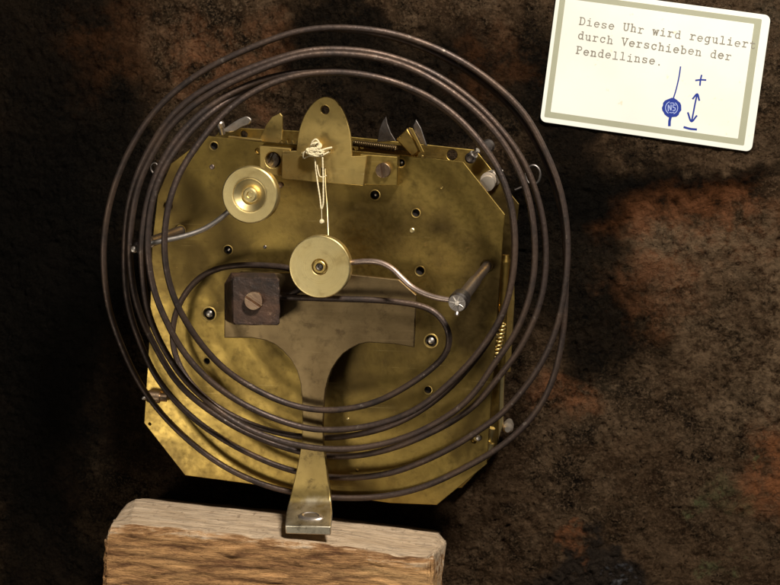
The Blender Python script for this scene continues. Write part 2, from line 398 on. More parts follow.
def plate(mb, outline, z0, z1, holes=(), bev=.25, smooth=False):
    """solid plate between z0 and z1; outline and holes = lists of Vector (mm)"""
    cu = bpy.data.curves.new('tmp', 'CURVE'); cu.dimensions = '2D'; cu.fill_mode = 'BOTH'
    th = (z1-z0)
    bev = min(bev, th*.3)
    def shrink(loop, d):
        N = len(loop); area2 = sum(loop[i].x*loop[(i+1) % N].y-loop[(i+1) % N].x*loop[i].y for i in range(N))
        return loop if area2 > 0 else loop[::-1]
    for lp in [outline]+list(holes):
        lp = shrink([Vector(p) for p in lp], 0)
        sp = cu.splines.new('POLY'); sp.points.add(len(lp)-1)
        for q, p in zip(sp.points, lp): q.co = (p.x, p.y, 0, 1)
        sp.use_cyclic_u = True
    cu.extrude = th/2-bev; cu.bevel_depth = bev; cu.bevel_resolution = 1; cu.offset = -bev
    o = bpy.data.objects.new('tmp', cu); scene.collection.objects.link(o)
    dg = bpy.context.evaluated_depsgraph_get(); dg.update()
    me = bpy.data.meshes.new_from_object(o.evaluated_get(dg))
    zc_ = (z0+z1)/2
    mb.add([(v.co.x, v.co.y, v.co.z+zc_) for v in me.vertices], [tuple(p.vertices) for p in me.polygons], smooth)
    bpy.data.objects.remove(o); bpy.data.curves.remove(cu); bpy.data.meshes.remove(me)
    return mb
def ring(c, r, k=20): return [Vector((c.x+r*math.cos(2*math.pi*i/k), c.y+r*math.sin(2*math.pi*i/k), 0)) for i in range(k)]
def PL(lst, z): return [P(x, y, z) for x, y in lst]
def P3(lst): return [P(x, y, z) for x, y, z in lst]
K0 = F_PX/DEPTH                                     # about 2.7 picture units per mm
def screw_head(mb, c, r, h, slot_ang, slot_w=.28, depth=.5):
    c = Vector(c); lathe(mb, c, [(0.001, 0), (r, 0), (r, h*(1-depth)), (0.001, h*(1-depth))], 32)
    sa = math.asin(slot_w)
    for s in (0, math.pi):
        base = [slot_ang+s+sa+(math.pi-2*sa)*i/16 for i in range(17)]
        top = [Vector((c.x+r*math.cos(t), c.y+r*math.sin(t), 0)) for t in base]
        plate(mb, top, c.z+h*(1-depth)-.05, c.z+h, bev=.16)
    return mb
def empty(name, loc, label, cat, group=None):
    o = bpy.data.objects.new(name, None); scene.collection.objects.link(o); o.location = Vector(loc)*S
    o.empty_display_size = .01
    o['label'] = label; o['category'] = cat
    if group: o['group'] = group
    return o

# ------------------------------------------------------------------ the rusty sheet everything lies on
def make_ground():
    c = P(390, 290, GZ); HX, HY, st = 180.0, 140.0, .68
    nx, ny = int(2*HX/st), int(2*HY/st); vs = []; fs = []
    slag = P(585, 590, GZ); cardc = P(655, 70, GZ); F = noise.fractal; Nn = noise.noise; V = Vector
    for j in range(ny+1):
        y = c.y-HY+2*HY*j/ny
        for i in range(nx+1):
            x = c.x-HX+2*HX*i/nx
            a = F(V((x*.035, y*.035, 1.3)), .9, 2.1, 3)
            r = 1-abs(Nn(V((x*.085+a, y*.085, 7.7))))*2
            m = Nn(V((x*.03, y*.03, 22)))
            g_ = F(V((x*.26, y*.26, 4)), .7, 2.2, 3)
            z = a*.7+max(0, r-.6)*2.2*(.5+m)+g_*.85+max(0, Nn(V((x*.5, y*.42, 12)))-.22)*1.8-max(0, Nn(V((x*.36, y*.3, 52)))-.22)*2.6+Nn(V((x*.9, y*.8, 61)))*.22
            fl = Nn(V((x*.06+g_*.25, y*.06, 31)))+.35*Nn(V((x*.2, y*.2, 33)))
            z += .8*min(1, max(0, (fl-.02)/.05))
            dx = x-slag.x; dy = y-slag.y; d = math.sqrt(dx*dx*.5+dy*dy*1.3)
            if d < 17: z += (abs(Nn(V((x*.3, y*.3, 9))))*3.6+abs(Nn(V((x*.75, y*.75, 19))))*1.6)*min(1, (1-d/17)*2.2)
            z = min(z, 4)
            if abs(x-cardc.x) < 50 and abs(y-cardc.y) < 38: z = min(z, .7)
            e = min(1, (HX-abs(x-c.x))/8, (HY-abs(y-c.y))/8); z = z*e-.7*(1-e)
            vs.append((x, y, GZ-.7+z*.5))
    for j in range(ny):
        for i in range(nx): a = j*(nx+1)+i; fs.append((a, a+1, a+nx+2, a+nx+1))
    mb = MB(); mb.add(vs, fs)
    # the sheet runs on far beyond the picture
    zz = GZ-.7-.7*.5; R1 = 2500
    mb.add([(c.x+p*HX, c.y+q*HY, zz) for p, q in ((-1, -1), (1, -1), (1, 1), (-1, 1))]+[(c.x+p*R1, c.y+q*R1, zz) for p, q in ((-1, -1), (1, -1), (1, 1), (-1, 1))],
      [(0, 1, 5, 4), (1, 2, 6, 5), (2, 3, 7, 6), (3, 0, 4, 7)])
    return mb
g = make_ground()
go = g.build('ground', 'ground'); go['kind'] = 'structure'

# ------------------------------------------------------------------ clock movement
mv = empty('clock_movement', P(320, 300, GZ), 'old brass clock movement with octagonal plates, hammers and suspension bracket, lying behind the coiled gong', 'clock movement')
FZ = -30.0
BACK = [(207, 136), (463, 161.5), (505, 214.5), (500, 276), (487, 464), (437, 505), (390, 503), (239, 482.5), (185, 475.5), (144, 423), (149, 342), (152, 243), (157.5, 195), (171, 163.5)]
holes = [(214, 146, 3.6), (416, 213, 3.6), (228, 250, 4), (209, 314, 6), (375, 195, 4.2), (420, 271, 4), (431, 341, 5.6), (428, 390, 3.4), (207, 361, 3), (401, 163, 3.6),
         (258, 151, 3), (487, 266, 6), (180, 231, 6), (168, 206, 4.5), (474, 440, 3.2), (145.8+4, 424, 1.3), (357, 470, 1.5)]
plate_top = PL(BACK, 0)
mb = MB(); plate(mb, plate_top, -1.5, 0, [ring(P(x, y, 0), r/K0, 20) for x, y, r in holes], .22)
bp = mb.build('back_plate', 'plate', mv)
FRONT = [(223, 127), (300, 131), (353, 137), (422, 144), (476, 150), (519, 204), (515, 240), (503, 400), (496, 452), (462, 488), (420, 490), (230, 470), (196, 462), (160, 418), (166, 330), (172, 240), (178, 190), (186, 168)]
mb = MB(); plate(mb, PL(FRONT, FZ+1.5), FZ, FZ+1.5, [ring(P(244, 134.5, FZ+1.5), 3.6/K0*1.05, 20), ring(P(452, 155, FZ+1.5), 2, 20), ring(P(330, 320, FZ+1.5), 4, 20)], .22)
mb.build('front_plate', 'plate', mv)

# pivots sitting in their oil sinks
def pivot(px, py, r, kind):
    c = P(px, py, 0); R = r/K0
    mb = MB(); lathe(mb, c, [(R*1.34, .02), (R*1.3, .10), (R*1.1, .04), (R*.93, -.5)], 28); mb.build('oil_sink', 'brass_mid', bp)
    mb = MB(); lathe(mb, c, [(R*.95, -.3), (R*.9, -1.25), (.001, -1.3)], 28); mb.build('shade_plug', 'hole', bp)  # near-black plug paints the shade inside the hole
    mb = MB()
    if kind == 'ball': lathe(mb, c, [(R*.6, -1.1), (R*.58, -.2), (R*.42, .12), (R*.2, .28), (.001, .32)], 20); mb.build('pivot', 'steel', bp)
    elif kind == 'pin': lathe(mb, c+Vector((R*.15, 0, 0)), [(R*.34, -1.1), (R*.32, -.25), (R*.2, -.1), (.001, -.06)], 20); mb.build('pivot', 'steel', bp)
for h in holes[:10]:
    x, y, r = h
    kind = 'ball' if (x, y) in ((209, 314), (431, 341)) else 'pin' if (x, y) in ((228, 250), (375, 195), (401, 163)) else None
    if kind or (x, y) in ((420, 271), (428, 390), (214, 146), (416, 213), (207, 361)): pivot(x, y, r, kind)
# small rivets in the plate
for x, y, r, mt in ((212, 167, 2.6, 'copper'), (412, 230.5, 2.6, 'brass_clean'), (280.5, 185, 3.2, 'screw'), (348, 419, 1.4, 'brass_clean'), (265, 247, 1.8, 'steel_dark'), (442, 188, 1.6, 'brass_mid')):
    mb = MB(); R = r/K0; lathe(mb, P(x, y, 0), [(R, -.1), (R, .15), (R*.7, .32), (.001, .38)], 20); mb.build('rivet', mt, bp)

# pillars between the plates
for x, y, r, mt in ((487, 184, 7.2, 'pinkish'), (213, 146, 6, 'brass_mid'), (158, 399, 6, 'pinkish'), (470, 440, 6.5, 'brass_mid'), (205, 425, 6, 'brass_mid')):
    c0 = P(x, y, -1.5)
    mb = MB(); rod(mb, (c0.x, c0.y, FZ+1.5), (c0.x, c0.y, -1.5), [(0, r/K0), (.12, r/K0), (.16, r/K0*.75), (.8, r/K0*.75), (.85, r/K0), (1, r/K0)])
    mb.build('pillar', mt, mv)
# nickel pillar nose showing past the plate corner (upper right), and small nuts
c = P(487, 181, -5)
mb = MB(); rod(mb, (c.x, c.y, FZ+2), (c.x, c.y, -5), [(0, 2.1), (.25, 2.1), (.25, 2.9), (.8, 2.9), (.8, 2.4), (1, 2.4)], 28); mb.build('spacer', 'pinkish', mv)
c = P(506, 431, -14)
mb = MB(); rod(mb, (c.x, c.y, FZ+2), (c.x+.6, c.y+.6, -14), [(0, 1.4), (.4, 1.4), (.4, 2.0), (.85, 2.0), (1, 1.1)], 24); mb.build('spacer', 'pinkish', mv)
c = P(152, 397, 0); d = P(168, 397, 0)
mb = MB(); rod(mb, d+Vector((0, 0, 1.2)), c+Vector((-1.2, .8, 2.2)), [(0, 1.6), (.35, 1.6), (.35, 2.4), (.9, 2.4), (1, 2.0)], 24); mb.build('knob', 'screw', mv)
mb = MB(); rod(mb, P(149, 396, 2), P(142, 399, 3), [(0, .7), (.8, .7), (1, .3)], 16); mb.build('pin', 'steel', mv)

# going wheels between the plates
def gear(px, py, z, R, teeth, th=1.2, mt='brass_mid'):
    c = P(px, py, z); mb = MB(); out = []
    for k in range(teeth):
        for t, r in ((0, R-1.3), (.22, R-1.2), (.34, R), (.58, R), (.72, R-1.2)):
            a = 2*math.pi*(k+t)/teeth; out.append(Vector((c.x+r*math.cos(a), c.y+r*math.sin(a), 0)))
    hs = []
    for k in range(5):
        a0_ = 2*math.pi*k/5; lp = []
        for i in range(9): a = a0_+.14+(1.256-.28)*i/8; lp.append(Vector((c.x+(R-3.4)*math.cos(a), c.y+(R-3.4)*math.sin(a), 0)))
        for i in range(9): a = a0_+.25+(1.256-.5)*(8-i)/8; lp.append(Vector((c.x+4.5*math.cos(a), c.y+4.5*math.sin(a), 0)))
        hs.append(lp)
    plate(mb, out, z, z+th, hs, .08); w = mb.build('gear_wheel', mt, mv)
    mb = MB(); rod(mb, (c.x, c.y, FZ+1.5), (c.x, c.y, -1.5), [(0, .8), (.3, .8), (.3, 2), (.5, 2), (.5, .8), (1, .8)], 16); mb.build('arbor', 'steel_dark', w)
gear(296, 216, -9, 28.3, 84); gear(380, 236, -16, 34.5, 96); gear(225, 300, -12, 24, 72); gear(440, 330, -8, 22, 60, 1.2); gear(330, 380, -14, 30, 90)
# spring barrel
c = P(255, 395, -4); mb = MB(); lathe(mb, (c.x, c.y, 0), [(.001, -4), (24, -4), (24.5, -4.6), (24.5, -22), (.001, -22)], 60); mb.build('spring_barrel', 'brass_mid', mv)

# strip, click bar and lever work along the upper gap
def slab(pts, z0, z1, mt, name, parent=mv, bev=.2, smooth_pts=0, hs=()):
    lst = PL(pts, z1)
    if smooth_pts: lst = catmull(lst, smooth_pts, True)
    mb = MB(); plate(mb, lst, z0, z1, hs, bev); return mb.build(name, mt, parent)
slab([(353, 141), (421, 148), (420, 152), (352, 146)], -14, -11, 'tarnish', 'rack_bar')
slab([(228, 136), (262, 139.5), (262, 143.5), (228, 140)], -12, -9, 'brass_mid', 'rack_bar')
slab([(258, 143), (262, 134), (266, 125), (272, 117), (280, 113), (282.5, 116), (282, 140), (276, 147)], -14, -12.6, 'brass_mid', 'lifting_lever')
slab([(222, 131), (230, 124.5), (240, 118.5), (247, 116.5), (251, 119.5), (249, 124), (242, 127), (232, 132)], -22, -20.5, 'steel', 'warning_lever', bev=.3, smooth_pts=4)
slab([(377, 142), (379, 130), (382.5, 121), (386, 116.5), (387.5, 124), (391, 133), (396, 141)], -20, -18.6, 'steel_dark', 'rack_hook', bev=.2)
slab([(419, 143), (414.5, 134), (413, 126), (416, 119.5), (421, 128), (427, 146)], -20, -18.6, 'steel_dark', 'rack_hook', bev=.2)
mb = MB()
a, b_ = P(396.5, 140, -16), P(408, 128.5, -16)
base = [P(396.5, 139.5, -10), P(407.5, 128, -10), P(422, 150, -10), P(412, 157, -10)]
plate(mb, base, -16, -9, bev=.5); mb.build('stop_block', 'gold', mv)
slab([(409, 127.5), (412.5, 128.5), (424, 152), (421, 154)], -9, -8.2, 'gold', 'stop_spring', bev=.1)
mb = MB(); rod(mb, P(222.5, 134, -16), P(219.5, 121, -14), [(0, 1.1), (.55, 1.1), (.55, 1.5), (.9, 1.5), (1, 1.0)], 16); mb.build('pin', 'steel', mv)
mb = MB(); rod(mb, P(470, 158, -10), P(478, 150, -8), [(0, 1.6), (.5, 1.6), (.5, 1.1), (1, .9)], 16); mb.build('nut', 'steel', mv)
mb = MB(); lathe(mb, P(470.5, 158, -9), [(1.1, -1), (2.0, -1), (2.0, .7), (1.4, 1.2), (1.0, .4), (.001, .3)], 24); mb.build('nut', 'steel_dark', mv)
mb = MB(); lathe(mb, P(488, 146, -22), [(.001, 0), (2.6, 0), (2.6, 2), (2.0, 2.8), (.001, 3)], 24); mb.build('nut', 'steel_dark', mv)
mb = MB(); rod(mb, P(494, 171, -18), P(503, 171, -18), [(0, .9), (.7, .9), (1, .4)], 14); mb.build('pin', 'steel', mv)
def loop(px, py, z, R, r, mt='steel_dark'):
    c = P(px, py, z); mb = MB()
    pts = [Vector((c.x+R*math.cos(t)*.75, c.y+R*math.sin(t), c.z)) for t in [2*math.pi*i/28 for i in range(29)]]
    tube(mb, pts, r, 8, False); mb.build('wire_eye', mt, mv)
loop(533, 175, -26, 3.6, .55); loop(154.5, 168, -10, 1.9, .4)
mb = MB(); tube(mb, catmull(P3([(515, 190, -27), (524, 186, -27), (530, 181, -26)]), 6), .5, 8); mb.build('wire_eye', 'steel_dark', mv)

mb = MB(); A, B = P(354, 143, -9), P(396, 148.5, -9); d = B-A; T = d.normalized(); u = Vector((0, 0, 1)); w = T.cross(u)
tube(mb, [A+d*(i/308)+(u*math.cos(2*math.pi*i/14)+w*math.sin(2*math.pi*i/14))*1.0 for i in range(309)], .3, 7); mb.build('tension_spring', 'tarnish', mv)
# tall brass strip and tension spring on the right flank
mb = MB(); rod(mb, P(506, 255, -9), P(501.5, 322, -9), [(0, 1.2), (.1, 1.7), (.8, 1.7), (.9, 1.1), (1, 1.1)], 24); mb.build('side_rod', 'gold', mv)
slab([(508, 262), (513, 256), (514, 300), (510, 372), (504, 372)], -20, -17, 'brass_mid', 'side_strip', bev=.4)
slab([(500, 372), (504, 372), (503, 425), (498, 440), (499, 400)], -17, -15, 'brass_clean', 'side_strip', bev=.4)
mb = MB(); A, B = P(503, 322, -11), P(494.5, 364, -9); d = B-A; L = d.length; T = d.normalized(); u = Vector((0, 0, 1)); w = T.cross(u); pts = []
turns = 11
for i in range(turns*14+1):
    t = i/(turns*14); an = 2*math.pi*turns*t; pts.append(A+d*t+(u*math.cos(an)+w*math.sin(an))*1.15)
tube(mb, pts, .42, 8); mb.build('tension_spring', 'brass_clean', mv)
# screws bottom right
mb = MB(); rod(mb, P(489, 440, -6), P(492, 428, -5), [(0, 1.4), (1, 1.2)], 16); rod(mb, P(488, 452, -5), P(490, 443, -5), [(0, 1.2), (1, 1.6)], 16); mb.build('pin', 'brass_clean', mv)
mb = MB(); lathe(mb, P(478.5, 438, 0), [(1.1, -.1), (1.1, .5), (.7, .9), (.001, 1)], 20); mb.build('pin', 'steel', mv)

# suspension bracket ------------------------------------------------
TZ0, TZ1 = 7.0, 8.6
ton = [(326, 96.7), (319.5, 98.3), (313, 103), (307.5, 110), (303, 118.5), (299.7, 128), (297.7, 138), (296.3, 150.7), (282, 151), (281.5, 179), (363.2, 186), (366.8, 155.5), (352, 156.2), (351.3, 146), (350.2, 134), (348, 124), (344.5, 114), (340, 106), (334.5, 99.7)]
sb_pts = [(259, 145.5), (284, 148), (284, 177), (260.5, 174)]
mb = MB(); plate(mb, PL([(259, 145.5), (291, 148.5), (290, 177), (260, 174)], 5), 0.02, 5, [ring(P(273, 160, 5), 2.9)], .35)
sbk = mb.build('suspension_bracket', 'brass_mid', mv); mb = MB()
plate(mb, PL([(360, 154), (397.5, 156.6), (396.8, 186), (359, 185)], 6), 0.02, 6, [], .35)
mb.build('bracket_block', 'plate', sbk)  # darker brass chosen to paint in the tongue's shadow
c = P(326, 140, TZ1); slot = PL([(321, 168), (325.5, 168), (325.5, 176), (321, 176)], TZ1)
mb = MB(); arch = catmull(PL([ton[7]]+ton[6::-1]+ton[:12:-1], TZ1), 5)
plate(mb, arch+PL([(352, 156.2), (366.8, 155.5), (363.2, 186), (281.5, 179), (282, 151)], TZ1), TZ0, TZ1, [ring(P(325, 109.7, TZ1), 4.1/K0, 24), slot], .25)
tg = mb.build('suspension_tongue', 'brass_mid', mv)
mb = MB(); plate(mb, PL([(283, 152), (295, 152), (295, 178), (283, 178)], 7), 0.05, 7, [], .2); mb.build('bracket_spacer', 'brass_mid', sbk); mb = MB(); plate(mb, PL([(352, 158), (364, 158), (362, 184), (351, 183)], 7), .05, 7, [], .2)
mb.build('bracket_spacer', 'brass_mid', sbk)
mb = MB(); screw_head(mb, P(384, 170, 6)+Vector((0, 0, .02)), 2.7, 2.2, math.radians(98)); mb.build('screw', 'screw', sbk)
mb = MB(); screw_head(mb, P(273, 160, 1), 2.7, 1.6, math.radians(60)); mb.build('screw', 'steel_dark', sbk)
# suspension pin carrying the thread and the thin crutch wire
mb = MB(); rod(mb, P(302, 153.5, 10.4), P(331, 151.5, 10.4), [(0, .7), (1, .7)], 16); rod(mb, P(316, 145, 8), P(316, 145, 12), [(0, .8), (1, .7)], 16); mb.build('suspension_pin', 'brass_clean', mv)
mb = MB(); tube(mb, catmull(P3([(325, 168, 8), (325.5, 186, 9.5), (327, 205, 11), (328.5, 242, 16)]), 6), .3, 8); mb.build('suspension_wire', 'brass_clean', mv)

# hammers -----------------------------------------------------------
def arm(mb, pts, r): tube(mb, catmull(P3(pts), 8), r, 14)
# left hammer
AL0 = P(180, 231, 0); ATIP = P(136, 247.5, 34)
mb = MB(); arm(mb, [(236, 204, 25), (228, 212, 25), (217, 221, 25.5), (204, 229, 26.5), (188, 235, 28), (170, 239.5, 29.5), (150, 243.5, 31), (138, 246, 32)], .95)
h1 = mb.build('hammer', 'steel', mv)
mb = MB(); rod(mb, (AL0.x, AL0.y, -1), ATIP-Vector((0, 0, 1)), [(0, 1.9), (.72, 1.9), (.72, 1.5), (.93, 1.5)], 20); mb.build('hammer_arbor', 'rod', h1)
mb = MB(); rod(mb, P(139, 243, 30), P(139, 250, 34), [(0, 1.9), (.5, 1.9), (.5, 1.5), (1, 1.4)], 20); mb.build('hammer_collar', 'steel_dark', h1)
mb = MB(); c = P(134, 249.5, 34); lathe(mb, c, [(.001, -1.2), (.8, -1.1), (1.25, -.3), (1.2, .4), (.7, 1.0), (.001, 1.2)], 20); mb.build('screw', 'steel', h1)
c = P(249.5, 195, 28); r0 = 28.6/(F_PX/(DEPTH-28))
mb = MB(); lathe(mb, c, [(.001, -4.5), (r0-.4, -4.5), (r0, -4.1), (r0, -.4), (r0-.35, -.05), (r0*.985-.3, 0), (r0*.64, .0), (r0*.60, .05), (r0*.585, -.22), (r0*.56, -.30), (r0*.50, -.62), (r0*.28, -1.7), (r0*.25, -1.7)], 72)
d1 = mb.build('hammer_head', 'turned_brass_left', h1)
mb = MB(); lathe(mb, c, [(r0*.25, -2), (r0*.25, -.5), (r0*.20, -.3), (r0*.12, -.3), (r0*.10, -.9), (.001, -.9)], 36); mb.build('hub', 'brass_clean', d1)
# right hammer
AR0 = P(487, 266, 0); AT = P(461, 299, 32)
mb = MB(); arm(mb, [(340, 264, 23), (352, 262.5, 23), (366, 261.2, 23.3), (380, 262.5, 24), (392, 268.5, 25), (402, 278, 26), (412, 287, 27), (424, 293.5, 28.5), (438, 298, 30), (454, 300.5, 31)], .98)
h2 = mb.build('hammer', 'copper', mv)
mb = MB(); rod(mb, (AR0.x, AR0.y, -1), AT, [(0, 1.75), (.48, 1.8), (.48, 2.15), (1, 2.25)], 24); mb.build('hammer_arbor', 'rod', h2)
dv = (AT-Vector((AR0.x, AR0.y, -1))).normalized(); q = P(458, 302, 33)
mb = MB(); rod(mb, q-dv*4.2, q+dv*1.2, [(0, 3.3), (.75, 3.45), (1, 3.0)], 28)
col = mb.build('hammer_collar', 'steel_dark', h2)
mb = MB(); uu = (Vector((0, 0, 1))-dv*dv.z).normalized(); ww = dv.cross(uu)
for k in range(7):                                   # star-punched end of the collar
    an = k*math.pi/3.5+.3; o1 = q+dv*1.1+(uu*math.cos(an)+ww*math.sin(an))*.7; o2 = q+dv*1.0+(uu*math.cos(an)+ww*math.sin(an))*2.6
    rod(mb, o1, o2, [(0, .4), (1, .3)], 8)
rod(mb, q+dv, q+dv*1.5, [(0, 1.0), (1, .7)], 16)
mb.build('screw', 'steel', h2)
mb = MB(); rod(mb, q-dv*.5+Vector((-.3, -3.2, 0)), q+dv*.5+Vector((-.3, -4.4, 0)), [(0, .8), (1, .7)], 12); mb.build('screw', 'steel', h2)
c = P(319.5, 267, 26); r0 = 31.3/(F_PX/(DEPTH-26))
mb = MB(); lathe(mb, c, [(.001, -4.5), (r0-.4, -4.5), (r0, -4.1), (r0, -.35), (r0-.3, -.03), (r0-.6, 0), (r0*.27, 0), (r0*.24, -.35)], 80)
d2 = mb.build('hammer_head', 'turned_brass_right', h2)
mb = MB(); lathe(mb, c, [(r0*.24, -.9), (r0*.205, -.9), (r0*.205, .2), (r0*.185, .35), (r0*.13, .35), (r0*.11, -.5)], 40); mb.build('hub', 'brass_mid', d2)
mb = MB(); lathe(mb, c, [(r0*.11, -.6), (r0*.10, .0), (r0*.06, .1), (r0*.045, -.4), (.001, -.4)], 30); mb.build('hub', 'steel_dark', d2)

# ------------------------------------------------------------------ gong on its wooden block
gg = empty('coil_gong', P(311, 560, GZ), 'dark coiled wire gong on a brass stem riveted to a rough brown wooden block', 'gong')
BZ0, BZ1 = 10.0, 12.0
st = [(240, 272), (351.5, 274.4), (399, 279.5), (416.4, 295), (414, 347.5), (394, 344), (368, 342.5), (359, 344.5), (350, 349), (343, 354), (337.5, 360.5), (332, 369), (328.5, 378), (325.5, 390), (324, 404), (323, 428), (323.8, 445),
      (324, 449.3), (300.9, 446), (301.5, 445), (302.3, 420), (302, 400), (300.5, 384), (297, 371), (291, 360), (282, 350), (274, 344), (265.6, 340.5), (252, 338), (224, 338), (224.5, 288)]
mb = MB(); plate(mb, PL(st, BZ1), BZ0, BZ1, [], .35)
stem = mb.build('stem', 'tarnish', gg)
# bent foot: swept strip, wide and thick at the front
cl = [((300.9, 446.1, 12), (324, 449.4, 12)), ((298, 462, 12.0), (326, 460, 12.0)), ((294.5, 478, 12.15), (328, 478, 12.15)), ((291.5, 491, 12.6), (330, 491, 12.6)), ((289, 501, 14.0), (331, 501, 14.0)), ((287, 509, 17.6), (332, 509.5, 18)), ((286, 517, 23), (331.4, 518, 23)), ((285.2, 525.5, 29), (330.6, 527, 29))]
lc = catmull(P3([q[0] for q in cl]), 5); rcv = catmull(P3([q[1] for q in cl]), 5)
vs = []; fs = []; nn_ = len(lc)
for i in range(nn_):
    tv = (lc[min(i+1, nn_-1)]-lc[max(i-1, 0)]).normalized(); nv = Vector((1, 0, 0)).cross(tv).normalized()
    if nv.y < 0 or (abs(nv.y) < .3 and nv.z < 0): nv = -nv
    th_ = nv*-(2+1.5*max(0, (i/nn_-.6)/.4))
    vs += [lc[i], rcv[i], rcv[i]+th_, lc[i]+th_]
for i in range(nn_-1):
    for k in range(4): fs.append((i*4+k, i*4+(k+1) % 4, i*4+4+(k+1) % 4, i*4+4+k))
fs += [(0, 1, 2, 3), tuple(len(vs)-4+k for k in (3, 2, 1, 0))]
mb = MB(); mb.add(vs, fs, True)
ft = mb.build('foot', 'tarnish', gg)
ft.data.set_sharp_from_angle(angle=math.radians(50))
bv = ft.modifiers.new('bevel', 'BEVEL'); bv.width = .0004; bv.segments = 3; bv.limit_method = 'ANGLE'
# rivet on the foot (its axis follows the foot's surface normal)
fa, fb = P(309, 509, 18), P(308, 526, 29); fdir = (fb-fa).normalized(); nx = Vector((1, 0, 0)); fn = nx.cross(fdir).normalized()
if fn.y < 0: fn = -fn
rc = P(311, 516.5, 22.5); mb = MB(); seg = 32; prof = [(4.7, -.3), (4.7, .15), (4.2, .55), (3.2, .75), (2.6, .55), (.001, .6)]
for (r1, h1_), (r2, h2_) in zip(prof[:-1], prof[1:]):
    vv = []
    for r_, h_ in ((r1, h1_), (r2, h2_)):
        for k in range(seg): an = 2*math.pi*k/seg; vv.append(rc+fn*h_+nx*r_*math.cos(an)*(1+.05*math.sin(3*an))+fdir*r_*.6*math.sin(an))
    mb.add(vv, [(k, (k+1) % seg, seg+(k+1) % seg, seg+k) for k in range(seg)])
mb.build('rivet', 'steel', ft)

# iron clamp block with its screw
blk = [(232, 277), (278.5, 278), (280, 325), (234, 324)]
top = [(234.5, 277.5), (277.5, 278), (279.8, 280), (280, 323), (278, 325.5), (235, 325), (232.8, 322.5), (232.3, 280)]
bot = [(231, 272.5), (274, 273), (276, 275), (276.5, 319), (274, 321.5), (227, 321.5), (224.5, 319), (224.3, 284)]
tv = catmull(PL(top, 22), 1, True); bv_ = PL(bot, 12.02); NB = 8
ctr = sum(tv, Vector())/NB; r1_ = [ctr+(v-ctr)*.965 for v in tv]; r2_ = [v.lerp(w_, .07) for v, w_ in zip(tv, bv_)]
vs = r1_+r2_+bv_
fs = [tuple(range(8))]+[(k, (k+1) % 8, 8+(k+1) % 8, 8+k) for k in range(8)]+[(8+k, 8+(k+1) % 8, 16+(k+1) % 8, 16+k) for k in range(8)]+[tuple(range(16, 24))]
bm = bmesh.new(); bvv = [bm.verts.new(v) for v in vs]
for f in fs: bm.faces.new([bvv[k] for k in f])
bmesh.ops.recalc_face_normals(bm, faces=bm.faces)
bmesh.ops.triangulate(bm, faces=bm.faces); bmesh.ops.subdivide_edges(bm, edges=bm.edges, cuts=7, use_grid_fill=True); bm.normal_update()
for v in bm.verts:
    if v.co.z > 12.5: v.co += v.normal*(noise.fractal(v.co*.5, .8, 2, 4)*.22)
mb = MB(); mb.add([v.co.copy() for v in bm.verts], [tuple(v.index for v in f.verts) for f in bm.faces], False) if (bm.verts.index_update() or True) else None
bm.free()
ib = mb.build('clamp_block', 'iron', gg)
mb = MB(); screw_head(mb, P(254.8, 300, 22)+Vector((0, 0, .05)), 3.35, 1.9, math.radians(-33), .2); mb.build('screw', 'screw', ib)

W1 = [(268, 296, 17), (281, 297, 17), (310, 298, 17), (342, 299, 17), (370, 299.5, 17), (394, 301.5, 17), (417, 304.5, 17), (431, 309.5, 17), (440, 316.5, 17), (447.5, 328, 17), (450, 341, 17), (446, 354, 17), (437, 364, 17), (425, 374, 16.5),
      (410.5, 384, 16), (390, 396, 16), (371, 404, 16), (347, 409.5, 16), (322, 410.5, 16), (301.5, 407.8, 16), (281, 401.5, 16.5), (260.5, 392.3, 18), (239, 380, 20), (218.5, 364.6, 24), (197, 339.5, 30), (180, 312, 35), (171.5, 291, 37.5), (166, 270, 39), (164, 246, 40),
      (165, 228, 40), (168, 206, 40), (174, 186, 39), (183, 166, 37), (196.7, 146, 35), (209, 130, 33), (224, 113, 31), (243, 97.8, 29), (263, 86.5, 27), (291, 76, 25), (322, 71.8, 23), (353, 72.6, 22), (383.6, 78.5, 21), (400, 84, 20), (420.5, 92, 20), (441, 104, 19), (461.5, 120.5, 18), (478, 139, 18),
      (490, 155, 17), (499.5, 171, 17), (508, 192, 17), (513.5, 215.6, 16), (515.5, 242, 16), (514, 269, 16), (510, 292, 16), (503.6, 312, 16), (493, 332, 16), (479, 352, 16), (460.5, 373, 16), (440, 392, 16), (423, 405.5, 16), (404.6, 415.5, 16), (380, 424, 16), (351, 429.3, 16), (322, 430.3, 16), (301.5, 427.7, 16),
      (271, 417.5, 17), (246, 406, 19), (222.6, 391.5, 22), (200, 372.5, 26), (181.5, 350, 29), (170, 329, 32), (161, 310, 34), (153.6, 290, 36), (149, 266, 37.5), (147.5, 245, 38), (148.5, 224, 38), (152, 200, 38), (160, 175, 37), (172, 154.6, 35), (188, 134, 33), (206, 116, 31), (223, 103.5, 28), (243, 91, 25), (263, 82.5, 22), (282, 77.5, 20)]
